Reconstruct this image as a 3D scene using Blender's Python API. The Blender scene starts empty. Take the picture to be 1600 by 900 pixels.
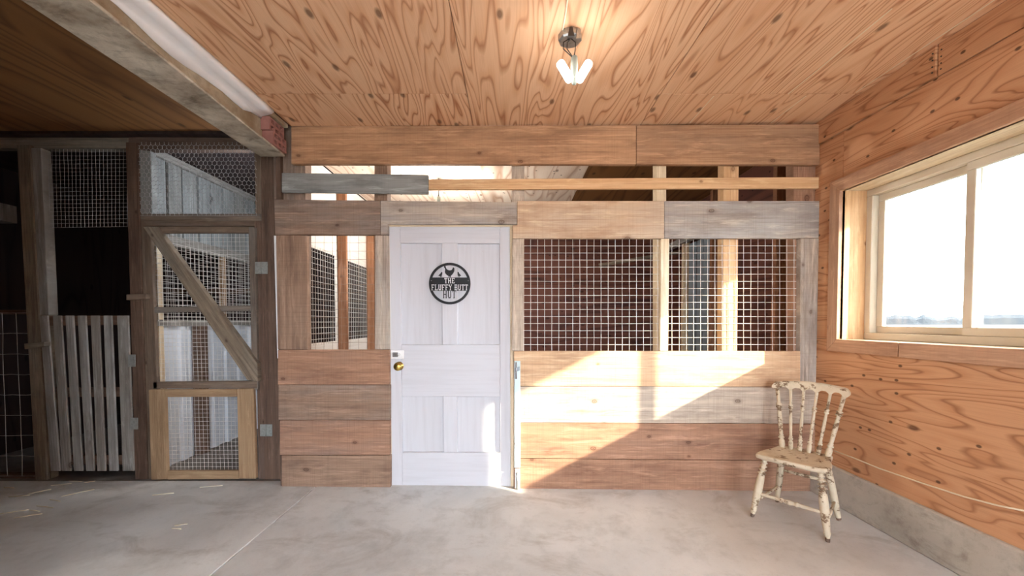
import bpy, bmesh, math, random
from mathutils import Vector, Matrix
random.seed(7)
SC = bpy.context.scene
COL = SC.collection

# ------------------------------------------------------------------ camera
F = 620.0                       # focal length in pixels of the 1600 px frame
PITCH = math.radians(1.5)
HOR = 503.0                     # horizon row
V0 = HOR + F*math.tan(PITCH)    # principal row
CAM = Vector((0, 0, 1.27))
cam_d = bpy.data.cameras.new('camera')
cam = bpy.data.objects.new('camera', cam_d); COL.objects.link(cam)
cam.location = CAM
cam.rotation_euler = (math.radians(90)-PITCH, 0, 0)
cam_d.sensor_width = 36; cam_d.lens = F/1600*36
cam_d.shift_y = (V0-450)/1600
cam_d.clip_start = 0.02; cam_d.clip_end = 2000
SC.camera = cam

# ------------------------------------------------------------------ light
SUN_DIR = Vector((-1, 0.585, -0.53)).normalized()
world = bpy.data.worlds.new('sky'); SC.world = world; world.use_nodes = True
bg = world.node_tree.nodes['Background']
bg.inputs[0].default_value = (0.80, 0.90, 1.0, 1); bg.inputs[1].default_value = 6.5
sun_d = bpy.data.lights.new('sun', 'SUN'); sun_d.energy = 6.0; sun_d.angle = math.radians(0.9)
sun_d.color = (1.0, 0.86, 0.66)
sun = bpy.data.objects.new('sun', sun_d); COL.objects.link(sun)
sun.rotation_euler = SUN_DIR.to_track_quat('-Z', 'Y').to_euler()
sun.location = (8, -4, 6)
LAMP_W = 1.2; COOP_W = 17; STALL_W = 4.5
SC.view_settings.view_transform = 'Standard'; SC.view_settings.look = 'None'
SC.view_settings.gamma = 1; SC.view_settings.use_curve_mapping = False
SC.view_settings.exposure = 2.0

# ------------------------------------------------------------------ helpers: geometry
def ray(u, v):
    a = (u-800)/F; b = -(v-V0)/F
    c, s = math.cos(PITCH), math.sin(PITCH)
    return Vector((a, c + b*s, b*c - s))
def on_y(u, v, y): d = ray(u, v); return CAM + d*(y/d.y)
def on_x(u, v, x): d = ray(u, v); return CAM + d*(x/d.x)
def on_z(u, v, z): d = ray(u, v); return CAM + d*((z-CAM.z)/d.z)
SLOPE, YF = 0.0223, 2.99        # the coop front stands very slightly askew
NF = Vector((SLOPE, 1, 0)).normalized()
def P(u, v, dy=0.0):
    d = ray(u, v); return CAM + d*((YF+dy)/(d.y + SLOPE*d.x))
YS = 3.2
def S(u, v, dy=0.0): return on_y(u, v, YS+dy)

WM = {}
def link(o, parent=None, mw=None):
    mw = mw or Matrix.Identity(4)
    WM[o] = mw
    COL.objects.link(o)
    if parent is not None:
        o.parent = parent
        o.matrix_basis = WM[parent].inverted() @ mw
    else:
        o.matrix_basis = mw
    return o
def empty(name, loc=(0, 0, 0), rz=0):
    return link(bpy.data.objects.new(name, None), None, Matrix.Translation(loc) @ Matrix.Rotation(rz, 4, 'Z'))
def tag(o, label=None, cat=None, group=None, kind=None):
    for k, x in (('label', label), ('category', cat), ('group', group), ('kind', kind)):
        if x: o[k] = x
    return o
def struct(name, loc=(0, 0, 0), label=None):
    return tag(empty(name, loc), label, kind='structure')
def finish(name, bm, mat, parent=None, mw=None, smooth=False):
    me = bpy.data.meshes.new(name)
    bmesh.ops.recalc_face_normals(bm, faces=bm.faces)
    bm.to_mesh(me); bm.free()
    if smooth:
        for p in me.polygons: p.use_smooth = True
    me.materials.append(mat)
    return link(bpy.data.objects.new(name, me), parent, mw)

def prism(name, pts, ext, mat, parent=None, grain=None, bevel=0.0025):
    """pts: outline of the front face in world space; ext: vector to the back face.
    Local x runs along the grain, local y through the thickness."""
    pts = [Vector(p) for p in pts]
    ey = Vector(ext).normalized()
    if grain is None:
        n = len(pts)
        grain = max(((pts[(i+1) % n]-pts[i]) for i in range(n)), key=lambda e: e.length)
    ex = Vector(grain); ex -= ey*ex.dot(ey); ex.normalize()
    ez = ex.cross(ey)
    c = sum(pts, Vector())/len(pts) + Vector(ext)*0.5
    m = Matrix((ex, ey, ez)).transposed().to_4x4(); m.translation = c
    mi = m.inverted()
    bm = bmesh.new()
    a = [bm.verts.new(mi @ p) for p in pts]
    b = [bm.verts.new(mi @ (p+Vector(ext))) for p in pts]
    bm.faces.new(a); bm.faces.new(b[::-1])
    n = len(a)
    for i in range(n): bm.faces.new((a[(i+1) % n], a[i], b[i], b[(i+1) % n]))
    bmesh.ops.recalc_face_normals(bm, faces=bm.faces)
    if bevel:
        bmesh.ops.bevel(bm, geom=list(bm.edges), offset=bevel, segments=1, affect='EDGES', clamp_overlap=True)
    return finish(name, bm, mat, parent, m)
def box(name, lo, hi, mat, parent=None, grain=(1, 0, 0), bevel=0.0025):
    lo, hi = Vector(lo), Vector(hi); g = Vector(grain); d = hi-lo
    cand = [i for i in range(3) if abs(g[i]) < 0.5]
    t = min(cand, key=lambda i: d[i]); o = [i for i in range(3) if i != t]
    def q(a, b):
        v = Vector((0, 0, 0)); v[t] = lo[t]; v[o[0]] = a; v[o[1]] = b; return v
    pts = [q(lo[o[0]], lo[o[1]]), q(hi[o[0]], lo[o[1]]), q(hi[o[0]], hi[o[1]]), q(lo[o[0]], hi[o[1]])]
    e = Vector((0, 0, 0)); e[t] = d[t]
    return prism(name, pts, e, mat, parent, grain, bevel)

def add_tube(bm, pts, r, seg=6, closed_ends=True):
    pts = [Vector(p) for p in pts]; n = len(pts)
    rs = r if isinstance(r, (list, tuple)) else [r]*n
    rings = []; up = None
    for i, p in enumerate(pts):
        t = (pts[min(i+1, n-1)] - pts[max(i-1, 0)]).normalized()
        if up is None or abs(up.dot(t)) > 0.98:
            up = Vector((0, 0, 1)) if abs(t.z) < 0.9 else Vector((1, 0, 0))
        sx = t.cross(up).normalized(); sy = sx.cross(t); up = sy
        rings.append([bm.verts.new(p + (sx*math.cos(2*math.pi*k/seg)+sy*math.sin(2*math.pi*k/seg))*rs[i]) for k in range(seg)])
    for i in range(n-1):
        for k in range(seg):
            bm.faces.new((rings[i][k], rings[i][(k+1) % seg], rings[i+1][(k+1) % seg], rings[i+1][k]))
    if closed_ends:
        bm.faces.new(rings[0][::-1]); bm.faces.new(rings[-1])
def tube(name, pts, r, mat, parent=None, seg=8, smooth=True):
    pts = [Vector(p) for p in pts]
    c = sum(pts, Vector())/len(pts)
    bm = bmesh.new(); add_tube(bm, [p-c for p in pts], r, seg)
    return finish(name, bm, mat, parent, Matrix.Translation(c), smooth)
def turned(name, a, b, prof, mat, parent, seg=14):
    """turned wooden spindle from a to b; prof = [(t, radius)]"""
    a, b = Vector(a), Vector(b)
    return tube(name, [a.lerp(b, t) for t, _ in prof], [r for _, r in prof], mat, parent, seg)

def bil(q, s, t):
    return q[0].lerp(q[1], s).lerp(q[3].lerp(q[2], s), t)
def wire_grid(name, q, du, dv, r, mat, parent, wob=0.0, off=Vector((0, 0, 0))):
    q = [Vector(p)+off for p in q]
    c = sum(q, Vector())/4; q = [p-c for p in q]
    W = (q[1]-q[0]).length; H = (q[3]-q[0]).length
    nu, nv = max(2, round(W/du)), max(2, round(H/dv))
    nrm = (q[1]-q[0]).cross(q[3]-q[0]).normalized()
    bm = bmesh.new(); R = random.Random(name+str(nu))
    for i in range(nu+1):
        ph = R.uniform(-1, 1)*wob
        add_tube(bm, [bil(q, i/nu + (R.uniform(-1, 1)*wob if 0 < i < nu else 0)/W + ph*math.sin(3*t/8)/W, t/8) for t in range(9)], r, 4)
    for j in range(nv+1):
        add_tube(bm, [bil(q, s/8, j/nv + (R.uniform(-1, 1)*wob if 0 < j < nv else 0)/H) + nrm*r*1.2 for s in range(9)], r, 4)
    return finish(name, bm, mat, parent, Matrix.Translation(c))
def hex_net(name, q, cell, r, mat, parent):
    q = [Vector(p) for p in q]; c = sum(q, Vector())/4; q = [p-c for p in q]
    W = (q[1]-q[0]).length; H = (q[3]-q[0]).length
    a = cell/math.sqrt(3); bm = bmesh.new(); R = random.Random(3)
    jit = {}
    def pt(x, y):
        k = (round(x, 4), round(y, 4))
        if k not in jit: jit[k] = (R.uniform(-1, 1)*cell*.06, R.uniform(-1, 1)*cell*.06)
        j = jit[k]
        return bil(q, min(max((x+j[0])/W, 0), 1), min(max((y+j[1])/H, 0), 1))
    row = 0; y = 0.0
    while y < H:
        x = (cell/2 if row % 2 else 0.0)
        while x < W:
            v = [(x, y), (x, y+a), (x+cell/2, y+a*1.5), (x-cell/2, y+a*1.5)]
            for A, B in ((v[0], v[1]), (v[1], v[2]), (v[1], v[3])):
                pa, pb = pt(*A), pt(*B)
                if (pb-pa).length > cell*.15: add_tube(bm, [pa, pb], r, 3, False)
            x += cell
        y += a*1.5; row += 1
    return finish(name, bm, mat, parent, Matrix.Translation(c))

# ------------------------------------------------------------------ helpers: materials
def lin(c):
    c = [x/255 for x in c]
    return tuple((x/12.92 if x <= .04045 else ((x+.055)/1.055)**2.4) for x in c) + (1,)
class N:
    def __init__(s, name):
        s.m = bpy.data.materials.new(name); s.m.use_nodes = True
        s.t = s.m.node_tree; s.b = s.t.nodes['Principled BSDF']
    def n(s, typ, **kw):
        o = s.t.nodes.new(typ)
        for k, v in kw.items():
            if k.startswith('i_'):
                key = k[2:]; key = int(key) if key.isdigit() else key.replace('_', ' ')
                s.put(o.inputs[key], v)
            else: setattr(o, k, v)
        return o
    def put(s, sock, v):
        if isinstance(v, bpy.types.NodeSocket): s.t.links.new(v, sock)
        elif isinstance(v, bpy.types.Node): s.t.links.new(v.outputs[0], sock)
        else: sock.default_value = v
    def math(s, op, a, b=0.0, clamp=False):
        o = s.n('ShaderNodeMath', operation=op, use_clamp=clamp); s.put(o.inputs[0], a); s.put(o.inputs[1], b); return o.outputs[0]
    def coords(s, rand=True):
        tc = s.n('ShaderNodeTexCoord'); v = tc.outputs['Object']
        if rand:
            oi = s.n('ShaderNodeObjectInfo')
            k = s.math('MULTIPLY', oi.outputs['Random'], 37.0)
            cx = s.n('ShaderNodeCombineXYZ', i_X=k, i_Y=k, i_Z=s.math('MULTIPLY', k, 1.7))
            a = s.n('ShaderNodeVectorMath', operation='ADD'); s.put(a.inputs[0], v); s.put(a.inputs[1], cx.outputs[0]); v = a.outputs[0]
        return v
    def scale(s, v, sc):
        a = s.n('ShaderNodeVectorMath', operation='MULTIPLY'); s.put(a.inputs[0], v); a.inputs[1].default_value = sc; return a.outputs[0]
    def flat(s, v, sx, sz):
        q = s.n('ShaderNodeSeparateXYZ', i_0=v)
        return s.n('ShaderNodeCombineXYZ', i_X=s.math('MULTIPLY', q.outputs[0], sx), i_Y=s.math('MULTIPLY', q.outputs[2], sz)).outputs[0]
    def noise(s, v, scale, detail=3, rough=.5, dist=0):
        return s.n('ShaderNodeTexNoise', i_Vector=v, i_Scale=scale, i_Detail=detail, i_Roughness=rough, i_Distortion=dist).outputs[0]
    def ramp(s, f, stops):
        o = s.n('ShaderNodeValToRGB'); s.put(o.inputs[0], f); e = o.color_ramp.elements
        while len(e) < len(stops): e.new(0.5)
        for x, (p, c) in zip(e, stops):
            x.position = p; x.color = c if len(c) == 4 else lin(c)
        return o.outputs[0]
    def mix(s, f, a, b, mode='MIX'):
        o = s.n('ShaderNodeMix', data_type='RGBA', blend_type=mode); s.put(o.inputs[0], f); s.put(o.inputs[6], a); s.put(o.inputs[7], b); return o.outputs[2]
    def bump(s, h, st=.3, d=.003):
        o = s.n('ShaderNodeBump', i_Height=h, i_Strength=st, i_Distance=d); s.put(s.b.inputs['Normal'], o.outputs[0])
    def out(s, col, rough=.7, metal=0, spec=.3):
        s.put(s.b.inputs['Base Color'], col if not (isinstance(col, tuple) and len(col) == 3) else lin(col))
        s.put(s.b.inputs['Roughness'], rough); s.b.inputs['Metallic'].default_value = metal
        s.b.inputs['Specular IOR Level'].default_value = spec
        return s.m
BW = ((0, 0, 0, 1), (1, 1, 1, 1))
def ramp01(m, f, a, b): return m.ramp(f, [(a, BW[0]), (b, BW[1])])

def plywood(name, light, mid, dark, K=13, knots=1.0, cross=2.6, along=.38, spots=0.0):
    m = N(name); v = m.coords()
    vs = m.scale(v, (along, .05, cross))
    n = m.noise(vs, 1.0, 2.0, .45, .6)
    saw = m.math('FRACT', m.math('MULTIPLY', n, K))
    line = m.ramp(saw, [(0, dark), (.10, mid), (.45, light), (.80, light), (1, dark)])
    big = m.noise(m.scale(v, (.5, .1, 1.3)), 1.0, 3)
    col = m.mix(m.math('MULTIPLY', ramp01(m, big, .35, .75), .55), line, lin(mid))
    fib = m.noise(m.scale(v, (3, 1, 160)), 1.0, 2)
    col = m.mix(m.math('MULTIPLY', ramp01(m, fib, .45, .8), .22), col, lin(dark))
    v2 = m.flat(v, 2.6, 5.5)
    vo = m.n('ShaderNodeTexVoronoi', voronoi_dimensions='2D', i_Vector=v2, i_Scale=1.0)
    kn = m.ramp(vo.outputs['Distance'], [(0, BW[1]), (.05, BW[1]), (.11, BW[0])])
    sel = m.math('GREATER_THAN', m.n('ShaderNodeSeparateColor', i_0=vo.outputs['Color']).outputs[0], 1-.30*knots)
    col = m.mix(m.math('MULTIPLY', kn, m.math('MULTIPLY', sel, .75)), col, lin(tuple(x*.55 for x in dark)))
    if spots:
        v3 = m.flat(v, 8, 12); v4 = m.n('ShaderNodeTexVoronoi', voronoi_dimensions='2D', i_Vector=v3, i_Scale=1.0)
        sp = m.ramp(v4.outputs['Distance'], [(0, BW[1]), (.07, BW[1]), (.12, BW[0])])
        s2 = m.math('GREATER_THAN', m.n('ShaderNodeSeparateColor', i_0=v4.outputs['Color']).outputs[1], 1-spots*.4)
        col = m.mix(m.math('MULTIPLY', sp, m.math('MULTIPLY', s2, .8)), col, lin(tuple(x*.4 for x in dark)))
    m.bump(saw, .12, .001)
    return m.out(col, .62)

def sawn(name, a, b, dark, grey=None, greyamt=.5, saw=.25, knots=.5, rough=.8):
    """rough sawn board: streaky grain along x, saw marks across, knots with rings"""
    m = N(name); v = m.coords()
    st = m.noise(m.scale(v, (1.0, 5, 26)), 1.0, 4, .6, .4)
    col = m.mix(ramp01(m, st, .3, .7), lin(a), lin(b))
    tint = m.n('ShaderNodeObjectInfo').outputs['Random']
    if grey:
        g = m.noise(m.scale(v, (1.1, 1, 5)), 1.3, 4, .6)
        g2 = ramp01(m, m.math('ADD', g, m.math('MULTIPLY', m.math('SUBTRACT', tint, .5), .5)), .40, .72)
        col = m.mix(m.math('MULTIPLY', g2, greyamt), col, lin(grey))
    sm = m.noise(m.scale(v, (150, 1, 2.5)), 1.0, 2, .5)
    col = m.mix(m.math('MULTIPLY', ramp01(m, sm, .5, .78), saw), col, lin(dark))
    bl = m.noise(m.scale(v, (2.2, 1, 9)), 1.0, 5, .65)
    col = m.mix(m.math('MULTIPLY', ramp01(m, bl, .48, .72), .65), col, lin(dark))
    wv = m.noise(m.scale(v, (1.5, 1, 14)), 2.3, 5, .7, .6)
    col = m.mix(m.math('MULTIPLY', ramp01(m, wv, .52, .7), .35), col, lin(tuple(min(255, x*1.22+14) for x in b)))
    fg = m.noise(m.scale(v, (1.6, 2, 95)), 1.0, 5, .7, .8)
    col = m.mix(m.math('MULTIPLY', ramp01(m, fg, .50, .68), .55), col, lin(dark))
    v2 = m.flat(v, 3.0, 4.6)
    wob = m.n('ShaderNodeTexNoise', i_Vector=v, i_Scale=30.0)
    mxv = m.n('ShaderNodeMix', data_type='VECTOR'); mxv.inputs[0].default_value = .035
    m.put(mxv.inputs[4], v2); m.put(mxv.inputs[5], wob.outputs[1])
    vo = m.n('ShaderNodeTexVoronoi', voronoi_dimensions='2D', i_Vector=mxv.outputs[1], i_Scale=1.0)
    sc3 = m.n('ShaderNodeSeparateColor', i_0=vo.outputs['Color'])
    dk = m.math('MULTIPLY', vo.outputs['Distance'], m.math('ADD', .75, m.math('MULTIPLY', sc3.outputs[1], 1.6)))
    kn = m.ramp(dk, [(0, BW[1]), (.03, (.5, .5, .5, 1)), (.055, (.95, .95, .95, 1)), (.075, (.35, .35, .35, 1)), (.16, BW[0])])
    sel = m.math('GREATER_THAN', sc3.outputs[0], 1-knots*.7)
    col = m.mix(m.math('MULTIPLY', kn, m.math('MULTIPLY', sel, .8)), col, lin((dark[0]*.62, dark[1]*.48, dark[2]*.42)))
    m.bump(m.math('ADD', m.math('ADD', st, fg), m.math('MULTIPLY', sm, .5)), .35, .003)
    return m.out(col, rough, 0, .2)

def paint(name, col, dirt, amt=.25, rough=.5, streak=True, chips=None, chipamt=.0):
    m = N(name); v = m.coords()
    a = m.noise(m.scale(v, (2, 6, 40) if streak else (9, 9, 9)), 1.0, 4, .6)
    c = m.mix(m.math('MULTIPLY', ramp01(m, a, .45, .8), amt), lin(col), lin(dirt))
    if chips:
        ch = m.noise(m.scale(v, (13, 13, 20)), 1.0, 8, .72)
        f = ramp01(m, ch, .60-chipamt, .64-chipamt)
        c = m.mix(f, c, lin(chips))
        m.bump(m.math('SUBTRACT', 1.0, f), .4, .002)
    else: m.bump(a, .15, .0015)
    return m.out(c, rough, 0, .35)
def metal(name, col, rough=.4, met=.85, rust=None):
    m = N(name); v = m.coords()
    a = m.noise(v, 60.0, 4)
    c = m.mix(m.math('MULTIPLY', ramp01(m, a, .45, .75), .45), lin(col), lin(rust or tuple(x*.6 for x in col)))
    return m.out(c, rough, met, .5)
def plain(name, col, rough=.6, var=.15, scale=12.0):
    m = N(name); v = m.coords()
    a = m.noise(v, scale, 4)
    return m.out(m.mix(m.math('MULTIPLY', a, var*2), lin(col), lin(tuple(x*.6 for x in col))), rough)
def concrete(name, a, b, dark, sc=1.0, stains=None):
    m = N(name); v = m.coords(False)
    n1 = m.noise(v, 1.1*sc, 6, .62, .3); n2 = m.noise(v, 7*sc, 5, .65); n3 = m.noise(v, 90*sc, 3, .6)
    c = m.mix(ramp01(m, n1, .35, .68), lin(a), lin(b))
    c = m.mix(m.math('MULTIPLY', ramp01(m, n2, .5, .75), .45), c, lin(dark))
    c = m.mix(m.math('MULTIPLY', ramp01(m, n3, .6, .8), .35), c, lin(dark))
    if stains:
        n4 = m.noise(m.scale(v, (1.6, 3.0, 1)), 1.7*sc, 7, .7, .8)
        c = m.mix(m.math('MULTIPLY', ramp01(m, n4, .54, .70), .6), c, lin(stains))
    m.bump(m.math('ADD', n2, m.math('MULTIPLY', n3, .4)), .3, .004)
    return m.out(c, m.math('ADD', .55, m.math('MULTIPLY', n2, .3)), 0, .35)
def emit(name, col, st):
    m = N(name); m.b.inputs['Base Color'].default_value = (*col, 1)
    m.b.inputs['Emission Color'].default_value = (*col, 1); m.b.inputs['Emission Strength'].default_value = st
    return m.m
def glass(name):
    m = N(name); t = m.n('ShaderNodeBsdfTransparent'); t.inputs[0].default_value = (.97, .99, .985, 1)
    g = m.n('ShaderNodeBsdfGlossy'); g.inputs[1].default_value = .02
    fr = m.n('ShaderNodeFresnel', i_IOR=1.25)
    mx = m.n('ShaderNodeMixShader', i_0=fr.outputs[0]); m.put(mx.inputs[1], t.outputs[0]); m.put(mx.inputs[2], g.outputs[0])
    o = [x for x in m.t.nodes if x.type == 'OUTPUT_MATERIAL'][0]; m.t.links.new(mx.outputs[0], o.inputs[0])
    return m.m

M = {}
M['ply_ceiling'] = plywood('fir_plywood_ceiling', (228, 188, 152), (216, 168, 130), (164, 106, 70), 17, .8, 4.4, .50)
M['ply_wall'] = plywood('fir_plywood_wall', (206, 158, 120), (194, 142, 104), (148, 98, 66), 16, .7, 5.0, .6, .55)
M['ply_brown'] = plywood('brown_plywood', (132, 92, 54), (116, 78, 44), (92, 60, 34), 8, .3, 3, .3)  # brown plywood, darker than the fir ceiling sheets
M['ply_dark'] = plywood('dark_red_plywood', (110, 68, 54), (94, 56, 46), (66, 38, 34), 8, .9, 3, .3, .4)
M['ply_black'] = plywood('near_black_plywood', (58, 46, 44), (50, 38, 38), (36, 28, 28), 8, .6, 3, .3)  # near-black plywood of the stall walls and stall ceiling
M['hinge'] = metal('dull_zinc_hinge', (150, 152, 148), .5, .3)
M['ply_white'] = paint('whitewashed_plywood', (236, 232, 226), (178, 160, 140), .35)
M['ply_pale'] = plywood('pale_plywood', (236, 222, 206), (222, 200, 180), (176, 140, 116), 9, .9, 3, .3, .6)
M['sawn_brown'] = sawn('sawn_board_brown', (138, 112, 94), (160, 132, 112), (92, 70, 58), (138, 128, 120), .75)
M['sawn_warm'] = sawn('sawn_board_warm', (200, 164, 130), (218, 186, 152), (152, 116, 90), (184, 170, 154), .6, .22)
M['sawn_redbrown'] = sawn('sawn_board_redbrown', (150, 114, 92), (170, 132, 108), (104, 74, 60), (140, 120, 110), .6, .25)
M['sawn_greytan'] = sawn('sawn_board_greytan', (172, 158, 144), (196, 180, 162), (118, 102, 92), (158, 154, 152), .8, .22)
M['sawn_beam'] = sawn('sawn_header_beam', (168, 128, 98), (192, 152, 118), (116, 84, 64), (146, 124, 106), .5, .14, .35)
M['grey_board'] = sawn('weathered_grey_board', (138, 144, 146), (160, 165, 166), (96, 98, 98), (132, 126, 116), .4, .1, .3)
M['casing'] = sawn('window_casing_board', (186, 146, 118), (204, 164, 134), (146, 106, 84), (176, 150, 132), .4, .1, .25)
M['new_pine'] = sawn('new_pine', (208, 166, 122), (222, 184, 142), (176, 130, 92), None, 0, .06, .35, .65)
M['pale_pine'] = sawn('pale_pine', (216, 196, 164), (230, 212, 182), (180, 152, 120), None, 0, .1, .2, .7)
M['red_pine'] = sawn('reddish_pine_stud', (140, 98, 72), (158, 114, 86), (100, 68, 50), None, 0, .1, .3, .7)
M['old_post'] = sawn('old_grey_brown_post', (112, 98, 84), (138, 124, 106), (74, 62, 54), (142, 140, 132), .6, .1, .3)
M['old_frame'] = sawn('old_frame_wood', (104, 88, 76), (128, 110, 94), (70, 58, 50), (122, 120, 116), .6, .1, .3)
M['old_grey'] = sawn('old_grey_slat', (140, 138, 134), (168, 166, 162), (98, 92, 88), (120, 110, 98), .4, .06, .25)
M['dark_post'] = sawn('dark_brown_post', (92, 74, 64), (112, 90, 76), (60, 46, 42), (104, 96, 92), .4, .1, .3)
M['tan_frame'] = sawn('tan_gate_board', (152, 124, 96), (168, 140, 110), (118, 92, 68), None, 0, .06, .25)
M['door_white'] = paint('white_door_paint', (198, 198, 204), (164, 160, 164), .30, .5, True, (140, 128, 120), -.105)
M['cream_paint'] = paint('chipped_cream_paint', (200, 186, 162), (164, 144, 118), .65, .65, False, (116, 92, 70), .055)
M['vinyl'] = paint('almond_window_frame', (216, 206, 188), (180, 168, 148), .2, .4, False)
M['white_paint'] = paint('white_hasp_paint', (232, 232, 232), (180, 176, 170), .3, .4, False)
M['sheet'] = paint('white_plastic_sheet', (246, 247, 250), (214, 220, 228), .25, .35, False)
M['blue_paint'] = paint('pale_blue_metal_paint', (196, 214, 216), (120, 150, 150), .4, .4, False, (120, 116, 108), .0)
M['corrugated'] = paint('white_corrugated_steel', (214, 220, 228), (160, 166, 174), .3, .35, False)
M['blue_steel'] = paint('grey_blue_steel', (136, 150, 160), (96, 106, 114), .4, .4, False)
M['wire'] = metal('galvanised_wire', (226, 222, 216), .5, .2, (180, 176, 170))
M['wire_dull'] = metal('dull_galvanised_wire', (176, 174, 174), .5, .25)
M['wire_rust'] = metal('faint_rusty_wire', (150, 126, 108), .6, .4)
M['steel'] = metal('bright_steel', (170, 172, 174), .28, .95)
M['brass'] = metal('brass', (190, 160, 84), .28, .95, (120, 96, 48))
M['black'] = plain('black_sign_metal', (24, 24, 28), .45, .05)
M['sign_white'] = plain('white_sign_letters', (226, 226, 228), .5, .05)
M['black_wire'] = plain('dark_wire_insulation', (60, 52, 46), .5, .1)
M['cord'] = plain('cream_cord', (232, 216, 188), .6, .05)
M['socket'] = plain('grey_lamp_socket', (150, 158, 150), .4, .1)
M['brick'] = plain('red_clay_brick', (172, 122, 114), .9, .3, 30.0)
M['hole'] = plain('brick_core_shadowed_clay', (96, 58, 54), .9, .2, 30.0)
M['straw'] = plain('straw', (232, 222, 192), .7, .1)
M['conc_floor'] = concrete('concrete_floor', (190, 190, 188), (216, 216, 214), (158, 156, 152), 1.0, (156, 150, 142))
M['conc_curb'] = concrete('concrete_curb', (168, 160, 148), (190, 182, 170), (120, 110, 98), 1.6, (112, 102, 88))
M['conc_beam'] = concrete('whitewashed_concrete_beam', (140, 126, 108), (206, 198, 182), (76, 64, 52), 3.0, (78, 66, 54))
M['conc_web'] = concrete('beam_web', (150, 130, 104), (206, 196, 174), (112, 92, 70), 2.0)
M['dirt'] = concrete('stall_floor', (112, 104, 98), (128, 122, 116), (84, 78, 74), 1.5)
M['bounce_pad'] = plain('pale_bounce_pad', (176, 174, 168), .9, .1, 3.0)  # pale surface for the added bounce pad behind the building
M['field'] = plain('ploughed_field', (38, 38, 37), .9, .2, .05)
M['trees'] = plain('hazy_treeline', (26, 28, 31), .9, .2, .2)
M['glass'] = glass('window_glass')
M['led'] = emit('led_white', (1.0, .97, .9), 2.2)
M['bulb'] = emit('added_bulb_warm', (1.0, .93, .82), 6.0)  # glow of the bulbs added in coop and stall

XR = 2.26          # plywood face of the right wall
ZC = 2.74          # ceiling
BACK = 6.0         # coop back wall
UP = Vector((0, 0, 1))

# ------------------------------------------------------------------ floor
floor = struct('floor')
box('slab', (-6.4, -3.6, -.15), (-1.515, 3.14, 0), M['conc_floor'], floor, (0, 1, 0), .003)
box('slab', (-1.508, -3.6, -.15), (2.34, 3.14, 0), M['conc_floor'], floor, (0, 1, 0), .003)
box('stall_floor', (-6.4, 3.14, -.15), (2.34, 6.3, -.004), M['dirt'], floor, (0, 1, 0), 0)
box('ground_fill', (-1.52, -3.6, -.15), (-1.50, 3.14, -.012), M['dirt'], floor, (0, 1, 0), 0)

# ------------------------------------------------------------------ ceiling: sheets of plywood
ceil = struct('ceiling')
def csheet(x0, y0, x1, y1, mat='ply_ceiling', z=ZC):
    return box('plywood_sheet', (x0, y0, z), (x1, y1, z+.018), M[mat], ceil, (0, 1, 0), .0015)
G = .002
csheet(-1.66, 2.6+G, -.29-G, 3.02); csheet(-1.66, .16+G, -.29-G, 2.6-G); csheet(-1.66, -3.6, -.29-G, .16-G)
csheet(-.29+G, .58+G, .96-G, 3.02); csheet(-.29+G, -3.6, .96-G, .58-G)
s_r = csheet(.96+G, 2.6+G, XR, 3.0); s_r2 = csheet(.96+G, .16+G, XR, 2.6-G); csheet(.96+G, -3.6, XR, .16-G)
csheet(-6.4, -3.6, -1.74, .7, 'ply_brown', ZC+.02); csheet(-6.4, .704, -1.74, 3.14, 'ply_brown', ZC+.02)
box('upper_deck', (-6.4, -3.6, ZC+.045), (2.5, 6.3, ZC+.10), M['ply_dark'], ceil, (0, 1, 0), 0)
for (x, ya, yb, par) in ((1.78, 1.9, 2.6, s_r2), (2.20, 1.7, 2.58, s_r2), (1.31, 2.62, 2.97, s_r), (1.91, 2.62, 2.97, s_r)):
    box('pale_splinter', (x, ya, ZC-.002), (x+.005, yb, ZC+.001), M['cord'], par, (0, 1, 0), 0)

# ------------------------------------------------------------------ right wall
wr = struct('wall_right')
Y0W, Y1W, Z0W, Z1W = 1.425, 2.737, 1.15, 2.166      # window hole
T = .02
def rsheet(y0, z0, y1, z1, x=XR, t=T, mat='ply_wall'):
    return box('plywood_sheet', (x, y0, z0), (x+t, y1, z1), M[mat], wr, (0, 1, 0), .0015)
rsheet(Y0W-.02, .25, 3.0, Z0W-.003); rsheet(Y1W, Z0W, 3.0, 2.568); rsheet(Y0W-.02, Z1W, Y1W-.002, 2.568)
rsheet(-.95, .25, Y0W-.024, 2.568); rsheet(-3.6, .25, -.954, 2.568)
rsheet(2.142, 2.572, 3.0, ZC-.002, XR-.014, .03); rsheet(-.3, 2.572, 2.138, ZC-.002, XR-.004, .024); rsheet(-3.6, 2.572, -.304, ZC-.002, XR-.004, .024)
for z in (2.60, 2.63, 2.665, 2.70):
    for yy in (2.155, 2.122):
        tube('nail_head', [(XR-.018 if yy > 2.14 else XR-.006, yy, z), (XR, yy, z)], .004, M['black_wire'], wr, 6)
curb = box('concrete_curb', (XR-.025, -3.6, 0), (XR+.26, 3.0, .262), M['conc_curb'], wr, (0, 1, 0), .008)
# outer cladding, leaving the window hole free
for lo, hi in (((XR+.022, -3.6, .262), (XR+.20, Y0W-.03, ZC)), ((XR+.022, Y1W+.03, .262), (XR+.20, 6.3, ZC)),
               ((XR+.022, Y0W-.03, .262), (XR+.20, Y1W+.03, Z0W-.03)), ((XR+.022, Y0W-.03, Z1W+.03), (XR+.20, Y1W+.03, ZC))):
    box('wall_framing', lo, hi, M['red_pine'], wr, (0, 1, 0), 0)

tag(box('roof_eave', (XR+.2, -4.5, 2.45), (XR+1.05, 7.0, 2.55), M['ply_brown'], None, (0, 1, 0), 0), kind='structure')
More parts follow.
